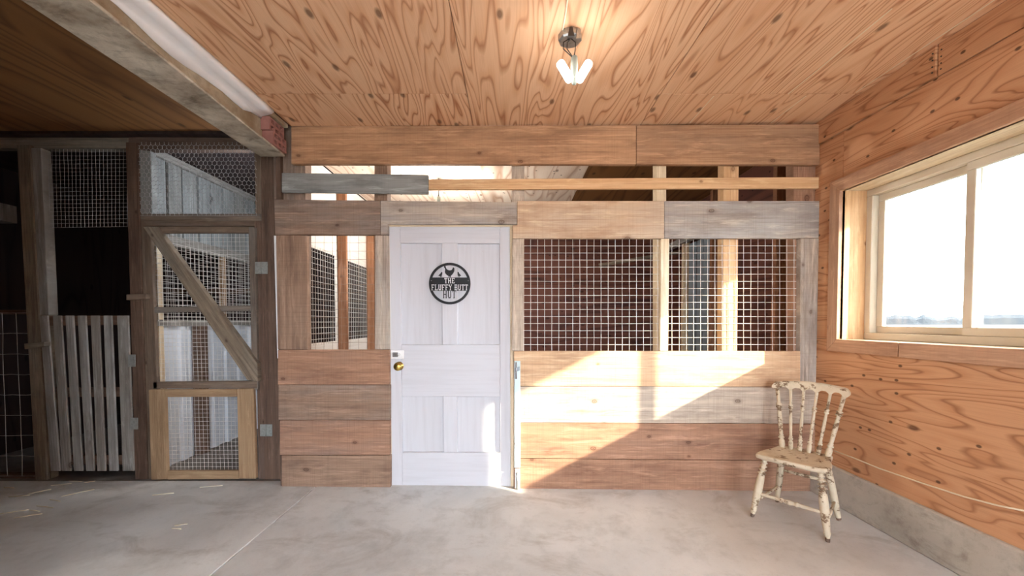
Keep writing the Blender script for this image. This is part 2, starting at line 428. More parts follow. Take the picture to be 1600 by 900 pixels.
# window: casing, wooden reveal, two sliding sashes
win = struct('window_1', (XR, 2.1, Z0W), 'almond sliding window in a wooden reveal')
cs = M['casing']; fw = .085
def cas(pts): return prism('casing_board', [Vector((XR-.022, y, z)) for y, z in pts], (.024, 0, 0), cs, win)
cas([(Y1W+fw, Z0W-fw), (Y1W+fw, Z1W+fw), (Y1W, Z1W), (Y1W, Z0W)])
cas([(Y1W+fw, Z1W+fw), (Y0W-fw, Z1W+fw), (Y0W, Z1W), (Y1W, Z1W)])
cas([(Y1W+fw, Z0W-fw), (2.30, Z0W-fw), (2.30, Z0W), (Y1W, Z0W)])
cas([(2.296, Z0W-fw), (Y0W-fw, Z0W-fw), (Y0W, Z0W), (2.296, Z0W)])
cas([(Y0W-fw, Z0W-fw), (Y0W-fw, Z1W+fw), (Y0W, Z1W), (Y0W, Z0W)])
rv = M['new_pine']
box('reveal_board', (XR, Y1W, Z0W-.02), (XR+.25, Y1W+.02, Z1W+.02), rv, win, (0, 0, 1))
box('reveal_board', (XR, Y0W-.02, Z0W-.02), (XR+.25, Y0W, Z1W+.02), rv, win, (0, 0, 1))
box('reveal_board', (XR, Y0W, Z1W), (XR+.25, Y1W, Z1W+.02), M['pale_pine'], win, (0, 1, 0))
box('sill_board', (XR, Y0W, Z0W-.02), (XR+.25, Y1W, Z0W), M['pale_pine'], win, (0, 1, 0))
XV = XR+.165
fr = .045
for lo, hi in (((XV, Y0W, Z0W), (XV+.08, Y1W, Z0W+fr)), ((XV, Y0W, Z1W-fr), (XV+.08, Y1W, Z1W)),
               ((XV, Y1W-fr, Z0W+fr), (XV+.08, Y1W, Z1W-fr)), ((XV, Y0W, Z0W+fr), (XV+.08, Y0W+fr, Z1W-fr))):
    box('window_frame', lo, hi, M['vinyl'], win, (0, 1, 0), .004)
ym = 2.125
def sash(y0, y1, x):
    s = .045; z0, z1 = Z0W+fr, Z1W-fr
    e = box('sash_rail', (x, y0, z0), (x+.03, y1, z0+s), M['vinyl'], win, (0, 1, 0), .003)
    box('sash_rail', (x, y0, z1-s), (x+.03, y1, z1), M['vinyl'], win, (0, 1, 0), .003)
    box('sash_stile', (x, y0, z0+s), (x+.03, y0+s, z1-s), M['vinyl'], win, (0, 0, 1), .003)
    box('sash_stile', (x, y1-s, z0+s), (x+.03, y1, z1-s), M['vinyl'], win, (0, 0, 1), .003)
    box('pane', (x+.012, y0+s, z0+s), (x+.016, y1-s, z1-s), M['glass'], win, (0, 1, 0), 0)
sash(ym-.025, Y1W-fr, XV+.042); sash(Y0W+fr, ym+.022, XV+.008)

# cable stapled along the plywood
cps = [(1303, 704), (1330, 714), (1374, 732), (1438, 754), (1506, 776), (1560, 790), (1640, 806)]
tag(tube('wall_cable', [on_x(u, v, XR-.003) for u, v in cps], .0042, M['cord'], None, 6),
    'thin cream cable running along the plywood above the concrete curb', 'cable')

# ------------------------------------------------------------------ rest of the barn shell (behind the camera and to the left) and an added shading wall
wl = struct('wall_left'); box('wall_panel', (-6.5, -3.6, 0), (-6.4, 6.3, ZC+.02), M['ply_brown'], wl, (0, 1, 0), 0)
wp = struct('wall_shade_partition'); box('wall_panel', (-1.80, -3.6, 0), (-1.74, .65, 2.498), M['ply_brown'], wp, (0, 1, 0), 0)  # unseen wall added to keep the left aisle in shade
wb = struct('wall_back')
box('wall_panel', (-6.4, -3.7, 0), (-.5, -3.6, ZC), M['ply_brown'], wb, (1, 0, 0), 0)
box('wall_panel', (1.95, -3.7, 0), (2.5, -3.6, ZC), M['ply_wall'], wb, (1, 0, 0), 0)
box('door_header', (-.5, -3.7, 2.5), (1.95, -3.6, ZC), M['ply_wall'], wb, (1, 0, 0), 0)

# ------------------------------------------------------------------ beam with plastic sheet and bricks
beam = tag(empty('ceiling_beam', (-1.77, 2.97, 2.5)), 'whitewashed concrete beam with flanges running along the plywood ceiling edge', 'beam')
XRB = lambda y: -1.69 + max(0, 3-y)*.052 if y > 1.0 else -1.586
def fl(z0, z1, mat):
    pr = [(XRB(2.99), 2.99), (XRB(1.7), 1.7), (XRB(1.0), 1.0), (XRB(0), -3.6), (-1.90, -3.6), (-1.875, 2.99)]
    return prism('flange', [Vector((x, y, z0)) for x, y in pr], (0, 0, z1-z0), mat, beam, (0, 1, 0), .004)
fl(2.50, 2.516, M['conc_beam'])
box('web', (-1.80, -3.6, 2.514), (-1.752, 2.97, 2.712), M['conc_web'], beam, (0, 1, 0), .004)
box('flange', (-1.90, -3.6, 2.71), (-1.665, 2.99, 2.738), M['conc_web'], beam, (0, 1, 0), .004)
bm = bmesh.new(); rows = []
R = random.Random(5)
ny = 70
for i in range(ny+1):
    y = -3.6 + (2.80+3.6)*i/ny
    w = .012*math.sin(y*5)+.010*math.sin(y*11+1)+R.uniform(-.004, .004)
    end = max(0, y-2.62)/.18
    zl = 2.655 + w + end*.035
    pr = [(-1.652, 2.7385), (-1.650, 2.722), (-1.660, 2.704+.003*math.sin(y*9)), (-1.70, 2.703+.004*math.sin(y*7)), (-1.735, 2.699+.004*math.sin(y*13)), (-1.744, 2.688), (-1.7475, zl)]
    rows.append([bm.verts.new((x, y + R.uniform(-.01, .01)*end*3, z)) for x, z in pr])
for i in range(ny):
    for k in range(6): bm.faces.new((rows[i][k], rows[i][k+1], rows[i+1][k+1], rows[i+1][k]))
sheet = finish('plastic_sheet', bm, M['sheet'], None, None, True)
sm = sheet.modifiers.new('t', 'SOLIDIFY'); sm.thickness = .002; sm.offset = 0
tag(sheet, 'white plastic sheet wrapped over the upper flange of the concrete beam', 'plastic sheet')

def cored_brick(z, dx, label):
    x0, x1, y0, y1, h = -1.748, -1.682+dx, 2.80+dx*.8, 2.972, .092
    root = tag(empty('hollow_brick', ((x0+x1)/2, (y0+y1)/2, z)), label, 'brick', 'bricks on the beam end')
    bm = bmesh.new()
    # hole face towards +x: grid of square cells, every second one is a recess
    ys = [y0+(y1-y0)*k for k in (0, .10, .30, .40, .60, .70, .90, 1)]; zs = [z+h*k for k in (0, .12, .40, .60, .88, 1)]
    o = Vector(((x0+x1)/2, (y0+y1)/2, z))
    def q(*p): bm.faces.new([bm.verts.new(Vector(a)-o) for a in p])
    for a in range(7):
        for b in range(5):
            Y0, Y1, A, B = ys[a], ys[a+1], zs[b], zs[b+1]
            if a % 2 == 1 and b % 2 == 1:
                d = x1-.05
                q((d, Y0, A), (d, Y1, A), (d, Y1, B), (d, Y0, B))
                q((x1, Y0, A), (x1, Y1, A), (d, Y1, A), (d, Y0, A)); q((x1, Y0, B), (x1, Y1, B), (d, Y1, B), (d, Y0, B))
                q((x1, Y0, A), (x1, Y0, B), (d, Y0, B), (d, Y0, A)); q((x1, Y1, A), (x1, Y1, B), (d, Y1, B), (d, Y1, A))
            else: q((x1, Y0, A), (x1, Y1, A), (x1, Y1, B), (x1, Y0, B))
    q((x0, y0, z), (x1, y0, z), (x1, y0, z+h), (x0, y0, z+h)); q((x0, y1, z), (x1, y1, z), (x1, y1, z+h), (x0, y1, z+h))
    q((x0, y0, z), (x0, y1, z), (x0, y1, z+h), (x0, y0, z+h))
    q((x0, y0, z), (x1, y0, z), (x1, y1, z), (x0, y1, z)); q((x0, y0, z+h), (x1, y0, z+h), (x1, y1, z+h), (x0, y1, z+h))
    bmesh.ops.remove_doubles(bm, verts=bm.verts, dist=1e-5)
    finish('brick_body', bm, M['brick'], root, Matrix.Translation(o))
cored_brick(2.516, .012, 'lower red cored brick lying on the beam flange')
cored_brick(2.609, -.004, 'upper red cored brick stacked on another brick under the beam flange')

# ------------------------------------------------------------------ coop front: boards, studs, wire
wf = struct('wall_front', (0, YF, 0))
BT = NF*.038
def fb(name, px, mat, dy=0.0, t=None, grain=None, parent=wf, bevel=.0025):
    pts = [P(u, v, dy) for u, v in px]
    g = None
    if grain == 'v': g = (0, 0, 1)
    if grain == 'h': g = (1, -SLOPE, 0)
    return prism(name, pts, NF*(t if t else .038), M[mat], parent, g, bevel)
def R4(u0, v0, u1, v1): return [(u0, v0), (u1, v0), (u1, v1), (u0, v1)]
# header beam and upper slats
fb('header_beam', [(455, 197), (994, 195.5), (994, 256.5), (455, 256)], 'sawn_beam', grain='h')
fb('header_beam', [(994.6, 195.5), (1281, 194), (1281, 257), (994.6, 256.5)], 'sawn_beam', .002, grain='h')
fb('slat', [(440, 270), (669, 273), (669, 303), (440, 300.5)], 'grey_board', -.012, .022, 'h')
fb('slat', [(600, 280.5), (1282, 276.5), (1282, 294), (600, 296.5)], 'new_pine', .012, .026, 'h')
# studs behind the boards
for u0, u1, mat in ((439, 477, 'sawn_brown'), (585, 605, 'sawn_brown'), (799.5, 819, 'sawn_greytan'), (1026, 1041, 'pale_pine'), (1240, 1276, 'sawn_redbrown')):
    fb('stud', [(u0, 197), (u1, 197), (u1, 766), (u0, 766)], mat, .046, .089, 'v')
fb('stud', [(1131, 197), (1155, 197), (1150, 766), (1128, 766)], 'new_pine', .050, .089, 'v')
# header planks
fb('plank', [(428, 311.5), (594, 313.5), (594, 367), (430, 367)], 'sawn_brown', 0, grain='h')
fb('plank', [(594.6, 313.5), (807.6, 316), (807.6, 350), (606, 350), (606, 367), (594.6, 367)], 'sawn_greytan', .003, grain='h')
fb('plank', [(808.2, 314), (1038, 314), (1038, 372.5), (801, 372.5), (801, 352), (808.2, 352)], 'sawn_warm', 0, grain='h')
fb('plank', [(1038.6, 314), (1281, 314), (1281, 372), (1038.6, 372.5)], 'sawn_greytan', .002, grain='h')
# left window surround
fb('plank', [(431, 367.6), (479, 367.6), (481, 546), (434, 546)], 'sawn_brown', .001, grain='v')
fb('plank', [(586, 367.6), (605.5, 367.6), (607.5, 546), (586, 546)], 'sawn_greytan', .002, grain='v')
for (a, b, x0, x1, y0, y1), mat in zip(((0, 0, 434, 608, 546.6, 601), (0, .004, 435, 609, 601.6, 656), (0, 0, 437, 609, 656.6, 711), (0, .005, 440, 610, 711.8, 765)),
                                       ('sawn_redbrown', 'sawn_brown', 'sawn_redbrown', 'sawn_brown')):
    fb('plank', R4(x0, y0, x1, y1), mat, b, grain='h')
fb('gap_strip', [(427.5, 368), (431, 368), (436, 560), (433, 560)], 'white_paint', .03, .02, 'v')  # white strip added in place of a gap showing white beyond
# right of the door
fb('plank', [(800.5, 373), (819, 373), (818, 548), (799.5, 548)], 'sawn_greytan', .001, grain='v')
fb('plank', [(803, 548.6), (1262, 548.8), (1262, 604.6), (803, 603)], 'sawn_warm', .001, grain='h')
fb('plank', [(803, 603.6), (1277, 605.2), (1277, 662), (803, 660.4)], 'sawn_greytan', .004, grain='h')
fb('plank', [(803, 661), (1277, 662.8), (1276, 719.5), (803, 716.2)], 'sawn_redbrown', 0, grain='h')
fb('plank', [(803, 716.9), (1276, 720.2), (1276, 772), (803, 769.5)], 'sawn_redbrown', .005, grain='h')
fb('post', [(1251, 372.6), (1281, 372.6), (1278, 604), (1250, 604)], 'sawn_greytan', .0, .08, 'v')
fb('batten', [(1033, 373), (1046, 373), (1044, 548), (1031, 548)], 'pale_pine', .004, .036, 'v')
# wire screens
off = Vector((0, 0, 0))
wire_grid('wire_screen', [P(818, 373, .042), P(1252, 373, .042), P(1252, 549.5, .042), P(818, 549.5, .042)], .0537, .0537, .0019, M['wire'], wf, .0010)
wire_grid('wire_screen', [P(479, 366, .042), P(588, 366, .042), P(588, 548, .042), P(479, 548, .042)], .066, .066, .0011, M['wire_rust'], wf, .001)
# sliding bar with plates right of the door
bolt = fb('bolt_plate', [(803.5, 564), (813, 564), (813, 731), (803.5, 731)], 'blue_paint', -.012, .012, 'v')
fb('bolt_plate', [(804.5, 733), (812.5, 733), (812.5, 763), (804.5, 763)], 'white_paint', -.012, .012, 'v')
tube('bolt_rod', [P(806.5, 566, -.02), P(806.5, 592, -.02)], .006, M['steel'], wf)
tube('bolt_rod', [P(808, 738, -.018), P(808, 766, -.018)], .007, M['steel'], wf)
fb('bolt_keeper', [(804.5, 575), (812, 573), (812, 579), (804.5, 581)], 'blue_steel', -.024, .012, 'h')

# ------------------------------------------------------------------ panelled door
door = struct('door_1', tuple(P(705, 765, .05))[:2] + (0,), 'white painted panelled door of the coop')
DD = .048
def dr(name, px, dy=DD, t=.036, mat='door_white', grain='v', bevel=.003): return fb(name, px, mat, dy, t, grain, door, bevel)
dr('stile', [(607, 353), (625, 353), (629, 764), (611.5, 764)])
dr('stile', [(780.5, 353.5), (796.5, 354), (798, 765), (781.5, 765)])
dr('rail', [(625, 353), (780.5, 353.5), (780.6, 380.5), (625.2, 380)], grain='h')
dr('rail', [(626.8, 538.5), (780.9, 538.5), (781.2, 620), (627.6, 619.5)], grain='h')
dr('rail', [(628.4, 707), (781.4, 707.5), (781.5, 765), (629, 764)], grain='h')
dr('mullion', [(690, 380), (715, 380), (715, 538.5), (691, 538.5)])
dr('mullion', [(692, 619.5), (714.5, 619.5), (715, 707), (693, 707)])
for px in ([(624, 378), (692, 378), (692, 540), (625, 540)], [(713, 378), (782, 378), (782, 540), (713, 540)],
           [(626, 618), (694, 618), (695, 709), (627, 709)], [(713, 618), (783, 618), (783, 709), (713, 709)]):
    dr('panel', px, DD+.026, .010)
kc = P(624, 572, DD)
def ringpts(c, d, prof): return [c+d*t for t, _ in prof], [r for _, r in prof]
nout = -NF
pp, rr = ringpts(kc, nout, [(0, .034), (.004, .034), (.006, .016), (.022, .013), (.030, .026), (.042, .032), (.054, .029), (.060, .018), (.061, .0015)])
knob = tube('door_knob', pp, rr, M['brass'], door, 20)
hp = dr('latch_plate', R4(610.5, 547.5, 631, 561), DD-.006, .007, 'white_paint', 'h', .002)
prism('latch_bolt', [P(u, v, DD-.016) for u, v in R4(613, 550.5, 621.5, 558)], NF*.011, M['steel'], hp, None, .003)
tube('latch_knob', [P(623.5, 553.8, DD-.022), P(623.5, 553.8, DD-.002)], .010, M['white_paint'], hp, 12)
# door frame behind
dj = struct('trim_1', tuple(P(705, 765, .06))[:2] + (0,))
for px in ([(602, 345), (607.5, 345), (612, 766), (606, 766)], [(796.5, 345), (803.5, 345), (804, 768), (798, 768)], [(602, 344), (803, 344), (803, 354), (602, 354)]):
    fb('door_jamb', px, 'pale_pine', .0395, .07, None, dj, .002)

# ------------------------------------------------------------------ round sign on the door
sg = P(702.7, 443, DD)
sign = tag(empty('door_sign', tuple(sg)), 'round black metal sign with a hen and lettering on the white door', 'sign')
SD = DD-.008
def sgp(name, px, mat, dy=SD, t=.003, parent=sign): return prism(name, [P(u, v, dy) for u, v in px], NF*t, M[mat], parent, (1, 0, 0), 0)
C = (702.7, 443.1)
bm = bmesh.new(); n = 64
o = P(*C, SD); vs = []
for k in range(n):
    a = 2*math.pi*k/n; row = []
    for r_, d in ((32.6, SD), (28.6, SD), (28.6, SD+.003), (32.6, SD+.003)):
        row.append(bm.verts.new(P(C[0]+r_*math.cos(a), C[1]+r_*math.sin(a), d)-o))
    vs.append(row)
for k in range(n):
    for j in range(4): bm.faces.new((vs[k][j], vs[k][(j+1) % 4], vs[(k+1) % n][(j+1) % 4], vs[(k+1) % n][j]))
finish('ring', bm, M['black'], sign, Matrix.Translation(o))
band = []
for v in (433.5, 454.2):
    hw = math.sqrt(30**2-(v-C[1])**2); band.append((v, hw))
sgp('band', [(C[0]-band[0][1], band[0][0]), (C[0]+band[0][1], band[0][0]), (C[0]+30, C[1]), (C[0]+band[1][1], band[1][0]), (C[0]-band[1][1], band[1][0]), (C[0]-30, C[1])], 'black')
cz = lambda pts: [(660+x/10.59, 400+y/10.59) for x, y in pts]
sgp('hen', cz([(357, 178), (362, 168), (374, 164), (386, 172), (388, 190), (400, 214), (425, 232), (455, 238), (482, 232), (498, 212), (502, 192), (516, 187), (530, 205), (527, 250), (512, 282), (492, 308), (472, 324), (466, 345), (458, 358), (452, 345), (448, 332), (440, 358), (432, 345), (430, 330), (402, 314), (380, 288), (370, 262), (376, 228), (370, 200), (358, 192)]), 'black')
sgp('chick', cz([(310, 268), (322, 264), (330, 275), (328, 300), (318, 325), (305, 356), (298, 335), (262, 328), (284, 302), (300, 288)]), 'black')
sgp('chick', cz([(578, 272), (590, 262), (602, 268), (608, 288), (622, 302), (642, 328), (612, 334), (606, 356), (598, 335), (584, 320), (582, 292)]), 'black')
# slab lettering built from strokes; unit box, y down
s_ = .17
def hs(x, y): return (x-.16, y-.05, x+.16+s_, y+.05)    # serif
GL = {'T': [(0, 0, 1, .12), (.39, 0, .61, 1), (0, 0, .1, .26), (.9, 0, 1, .26), (.28, .92, .72, 1)],
      'H': [(.08, 0, .30, 1), (.70, 0, .92, 1), (.1, .44, .9, .56), (0, 0, .37, .08), (.63, 0, 1, .08), (0, .92, .37, 1), (.63, .92, 1, 1)],
      'E': [(.12, 0, .3, 1), (0, 0, .95, .11), (.12, .45, .7, .55), (0, .89, .95, 1), (.86, 0, .95, .25), (.86, .75, .95, 1)],
      'F': [(.12, 0, .3, 1), (0, 0, .95, .11), (.12, .45, .7, .55), (0, .92, .5, 1), (.86, 0, .95, .25)],
      'L': [(.12, 0, .3, 1), (0, 0, .45, .08), (0, .89, .95, 1), (.86, .7, .95, 1)],
      'U': [(.08, 0, .30, .86), (.70, 0, .92, .86), (0, 0, .37, .08), (.63, 0, 1, .08), (.2, .86, .8, 1)],
      'B': [(.12, 0, .3, 1), (0, 0, .8, .1), (0, .45, .82, .55), (0, .9, .82, 1), (.7, .05, .87, .47), (.73, .53, .92, .95)],
      'Y': [(.42, .48, .58, 1), (.28, .92, .72, 1), (0, 0, .32, .08), (.68, 0, 1, .08)], ' ': []}
def lettering(name, text, uc, v0, v1, w, gap, mat, dy):
    tot = sum((w*.55 if c == ' ' else w) + gap for c in text)-gap
    u = uc-tot/2; bm = bmesh.new(); o = P(uc, (v0+v1)/2, dy)
    def quad(p):
        a = [bm.verts.new(P(x, y, dy)-o) for x, y in p]; b = [bm.verts.new(P(x, y, dy+.0016)-o) for x, y in p]
        bm.faces.new(a); bm.faces.new(b[::-1])
        for i in range(4): bm.faces.new((a[(i+1) % 4], a[i], b[i], b[(i+1) % 4]))
    for c in text:
        ww = w*.55 if c == ' ' else w
        for x0, y0, x1, y1 in GL[c]:
            quad([(u+x0*ww, v0+y0*(v1-v0)), (u+x1*ww, v0+y0*(v1-v0)), (u+x1*ww, v0+y1*(v1-v0)), (u+x0*ww, v0+y1*(v1-v0))])
        if c == 'Y':
            for xa in (.08, .92):
                s = .09
                quad([(u+(xa-s)*ww, v0), (u+(xa+s)*ww, v0), (u+(.5+s)*ww, v0+.52*(v1-v0)), (u+(.5-s)*ww, v0+.52*(v1-v0))])
        u += ww+gap
    return finish(name, bm, M[mat], sign, Matrix.Translation(o))
lettering('lettering', 'THE', 702.5, 434.6, 442.6, 4.9, .9, 'sign_white', SD-.0014)
lettering('lettering', 'FLUFFY BUTT', 702.6, 444.6, 453.4, 4.7, .75, 'sign_white', SD-.0014)
lettering('lettering', 'HUT', 702.3, 453.8, 466, 6.2, .9, 'black', SD-.001)
for u in (674, 731.6): tube('screw', [P(u, 438.6, SD-.002), P(u, 438.6, DD)], .0025, M['steel'], sign, 8)

# ------------------------------------------------------------------ coop interior
ci = struct('wall_coop')
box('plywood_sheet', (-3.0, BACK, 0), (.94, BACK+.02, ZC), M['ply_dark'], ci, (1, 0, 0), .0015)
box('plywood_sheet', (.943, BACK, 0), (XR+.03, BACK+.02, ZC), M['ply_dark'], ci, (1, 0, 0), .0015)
box('wall_framing', (-3.0, BACK+.022, 0), (XR+.2, BACK+.12, ZC+.04), M['ply_black'], ci, (1, 0, 0), 0)  # unseen backing panel added to stop light leaking through the sheet seam
for x0, x1 in ((-1.76, -.50), (-.496, .72), (.724, XR+.02)):
    box('plywood_sheet', (x0, 3.10, ZC-.005), (x1, BACK, ZC+.012), M['ply_pale' if x0 < .7 else 'ply_brown'], ci, (0, 1, 0), .0015)  # light falloff across the coop ceiling put into the right sheet's brown colour
box('plywood_sheet', (XR, 3.08, 0), (XR+.018, BACK, 2.72), M['ply_dark'], ci, (0, 1, 0), .0015)
box('blocking_panel', (-1.79, 3.04, 0), (-1.755, 3.12, ZC), M['dark_post'], ci, (0, 0, 1), 0)
# white partition with two screened openings
XP = -1.775
def part(y0, z0, y1, z1): return box('white_panel', (XP-.01, y0, z0), (XP+.005, y1, z1), M['ply_white'], ci, (0, 1, 0), .001)
part(3.12, 0, BACK, 1.078); part(3.12, 1.93, BACK, ZC-.01); part(3.12, 1.08, 3.50, 1.928); part(4.0, 1.08, 4.30, 1.928); part(4.9, 1.08, BACK, 1.928)
for y0, y1 in ((3.48, 4.02), (4.28, 4.92)):
    wire_grid('wire_screen', [Vector((XP+.007, y0, 1.95)), Vector((XP+.007, y1, 1.95)), Vector((XP+.007, y1, 1.06)), Vector((XP+.007, y0, 1.06))], .05, .0515, .0018, M['wire'], ci, .0006)
for y in (4.03, 4.83): box('stud', (XP+.01, y, 0), (XP+.098, y+.04, ZC-.01), M['red_pine'], ci, (0, 0, 1))
# framing on the far right side of the coop
for y, m_ in ((5.05, 'pale_pine'), (4.33, 'red_pine'), (3.28, 'red_pine')): box('stud', (XR-.09, y, 0), (XR-.001, y+.05, 2.7), M[m_], ci, (0, 0, 1))
box('steel_panel', (XR-.05, 4.42, .2), (XR-.03, 4.60, 2.24), M['blue_steel'], ci, (0, 0, 1)); box('steel_panel', (XR-.042, 4.63, .2), (XR-.022, 4.78, 2.24), M['blue_steel'], ci, (0, 0, 1))
box('steel_panel', (XR-.05, 4.81, .2), (XR-.03, 4.98, 2.24), M['blue_steel'], ci, (0, 0, 1))
box('ledger_rail', (XR-.13, 3.9, 2.26), (XR-.06, BACK, 2.33), M['old_grey'], ci, (0, 1, 0))
rp = tube('roost_pole', [(1.2, 5.5, 2.05), (2.25, 5.3, 2.2)], .025, M['old_post'])
tag(rp, 'grey round roost pole slanting across the dark coop interior behind the wire', 'pole')

def added_pendant(loc, label, watt, col, mat):  # unseen bulbs added to light the coop and stall interiors
    x, y, z = loc
    r = tag(empty('added_bulb', loc), label, 'lamp')
    tube('cord', [(x, y, z+.09), (x, y, ZC-.004)], .004, M['black_wire'], r)
    tube('socket', [(x, y, z+.035), (x, y, z+.09)], [.016, .019], M['socket'], r, 12)
    prof = [(-.062, .002), (-.058, .014), (-.045, .026), (-.02, .032), (.0, .029), (.02, .02), (.04, .014)]
    tube('bulb', [(x, y, z+t) for t, _ in prof], [q for _, q in prof], M[mat], r, 16)
    ld = bpy.data.lights.new('added_bulb_light', 'POINT'); ld.energy = watt; ld.color = col; ld.shadow_soft_size = .04
    lo = bpy.data.objects.new('added_bulb_light', ld); link(lo, r, Matrix.Translation((x, y, z-.11)))
added_pendant((-.75, 4.1, 2.46), 'added bare bulb hidden behind the white door to light the coop', COOP_W, (1, .95, .88), 'bulb')
added_pendant((-2.06, 3.55, 2.33), 'added unseen bulb standing in for daylight on the corrugated stall partition', STALL_W, (.82, .90, 1), 'bulb')  # added light in place of window daylight in the stall

# ------------------------------------------------------------------ stalls on the left
ws = struct('wall_stall', (-3, YS, 0))
def sb(name, px, mat, dy=0.0, t=.05, grain=None, parent=ws, bevel=.003):
    return prism(name, [S(u, v, dy) for u, v in px], (0, t, 0), M[mat], parent, {None: None, 'v': (0, 0, 1), 'h': (1, 0, 0)}[grain], bevel)
sb('top_plate', [(-60, 214), (200, 215), (200, 232), (-60, 231)], 'old_post', .0, .06, 'h')
sb('top_plate', [(200, 213), (425, 216), (425, 234), (200, 234)], 'dark_post', .0, .06, 'h')
sb('post', [(26, 226), (46, 226), (74, 750), (55, 750)], 'old_post', -.03, .07)
sb('post', [(43, 231), (64, 231), (76, 492), (58, 492)], 'old_grey', -.02, .07)
sb('post', [(58, 490), (76, 490), (79, 748), (72, 748)], 'old_post', -.015, .06)
sb('post', [(196, 222), (214, 222), (230, 752), (211, 752)], 'dark_post', -.02, .08)
sb('post', [(407, 230), (427, 230), (439, 754), (413, 754)], 'dark_post', -.02, .09)
sb('post', [(427, 254), (437, 254), (446, 756), (438, 756)], 'dark_post', .02, .03)
wire_grid('wire_screen', [S(62, 231, .02), S(199, 231, .02), S(199, 354, .02), S(66, 356, .02)], .0325, .0325, .0012, M['wire_dull'], ws, .0016)
# chicken-wire transom
sb('transom_stile', [(217, 234), (236, 236), (238, 335), (220, 336)], 'grey_board', -.005, .05, 'v')
sb('transom_stile', [(397, 232), (407, 232), (409, 340), (399, 340)], 'old_frame', -.005, .05, 'v')
sb('transom_rail', [(212, 334), (408, 334), (408, 345), (213, 345)], 'old_frame', -.008, .055, 'h')
hex_net('chicken_wire', [S(214, 222, -.012), S(400, 222, -.012), S(402, 337, -.012), S(216, 337, -.012)], .036, .0015, M['wire_dull'], ws)
sb('door_jamb', [(216, 345), (224, 345), (238, 752), (230, 752)], 'old_frame', -.005, .05)
sb('door_jamb', [(397, 345), (408, 345), (415, 752), (404, 752)], 'dark_post', -.005, .05)
sb('door_jamb', [(224, 345), (398, 345), (398, 353), (224, 353)], 'old_frame', -.005, .05)
# field fence beyond the leaning post
sb('fence_rail', [(-60, 484), (47, 484), (47, 491), (-60, 491)], 'dark_post', .0, .05, 'h')
sb('fence_rail', [(-60, 741), (56, 741), (56, 752), (-60, 752)], 'dark_post', .0, .05, 'h')
wire_grid('fence_wire', [S(-40, 489, -.006), S(46, 489, -.006), S(58, 744, -.006), S(-34, 744, -.006)], .115, .158, .0022, M['wire_dull'], ws, .004)

# slatted gate
gate = tag(empty('slatted_gate', tuple(S(135, 735))), 'low grey gate of seven upright wooden slats below wire screen', 'gate')
tops = [(61, 74), (82, 95), (101.5, 114), (120.5, 133.6), (141, 154), (161, 174), (182.5, 200)]
bots = [(79, 94), (96, 111), (115, 129), (134, 147), (151.5, 165), (170, 184), (191, 209)]
for (a, b), (c, d) in zip(tops, bots):
    sb('slat', [(a, 493), (b, 493), (d, 736), (c, 736)], 'old_grey', -.034, .014, None, gate)
sb('gate_rail', [(61, 494), (200, 493), (201, 508), (62, 509)], 'dark_post', -.02, .02, 'h', gate)
sb('gate_rail', [(70, 606), (205, 605), (206, 620), (71, 621)], 'dark_post', -.02, .02, 'h', gate)
sb('gate_rail', [(79, 712), (210, 711), (211, 726), (80, 727)], 'dark_post', -.02, .02, 'h', gate)
sb('hinge', R4(200, 554, 211, 573), 'hinge', -.052, .006, None, gate, .001)
sb('hinge', R4(203, 653, 215, 671), 'hinge', -.052, .006, None, gate, .001)
tag(sb('latch_peg', [(37, 537), (69, 534), (69, 541), (38, 546)], 'old_post', -.092, .046, 'h', None), 'small wooden peg latch across the leaning grey post', 'latch')

# mesh door with diagonal brace
d2 = struct('door_2', tuple(S(315, 748)), 'narrow wire mesh door with diagonal brace')
def db(name, px, mat='old_frame', dy=-.03, t=.03, g=None): return sb(name, px, mat, dy, t, g, d2)
db('stile', [(224, 355), (235, 355), (246, 609), (233, 609)])
db('stile', [(388, 355), (398, 355), (403, 609), (394, 609)])
db('rail', [(235, 354), (388, 354), (388, 364), (236, 364)])
db('rail', [(230, 480), (400, 477), (401, 486), (231, 489)], 'old_frame', -.026, .024)
db('rail', [(238, 597), (402, 595), (402, 607), (239, 607)])
db('brace', [(223, 354), (243, 354), (402, 568), (403, 596), (386, 594)], 'old_post', -.062, .05, None)
db('board', [(232, 609), (257, 608), (261, 749), (236, 750)], 'tan_frame', -.045, .03)
db('board', [(370, 608), (396, 607), (400, 748), (373, 748)], 'tan_frame', -.045, .03)
db('board', [(257.6, 608.5), (369.6, 608), (370, 620), (258, 620.5)], 'tan_frame', -.043, .028)
db('board', [(260.8, 736), (372.6, 735.5), (373, 748.5), (261, 749.5)], 'tan_frame', -.043, .028)
wire_grid('wire_screen', [S(230, 358, .002), S(394, 358, .002), S(400, 742, .002), S(246, 742, .002)], .0335, .0335, .0011, M['wire'], d2, .0012)
for px in (R4(398, 409, 418, 428), R4(406, 663, 425, 682)):
    h = db('hinge', px, 'hinge', -.036, .006); u = (px[0][0]+px[1][0])/2
    tube('hinge_pin', [S(u, px[0][1], -.038), S(u, px[2][1], -.038)], .004, M['hinge'], h, 8)
db('turn_latch', [(197, 460), (228, 459), (228, 467), (197, 469)], 'old_frame', -.066, .04, 'h')

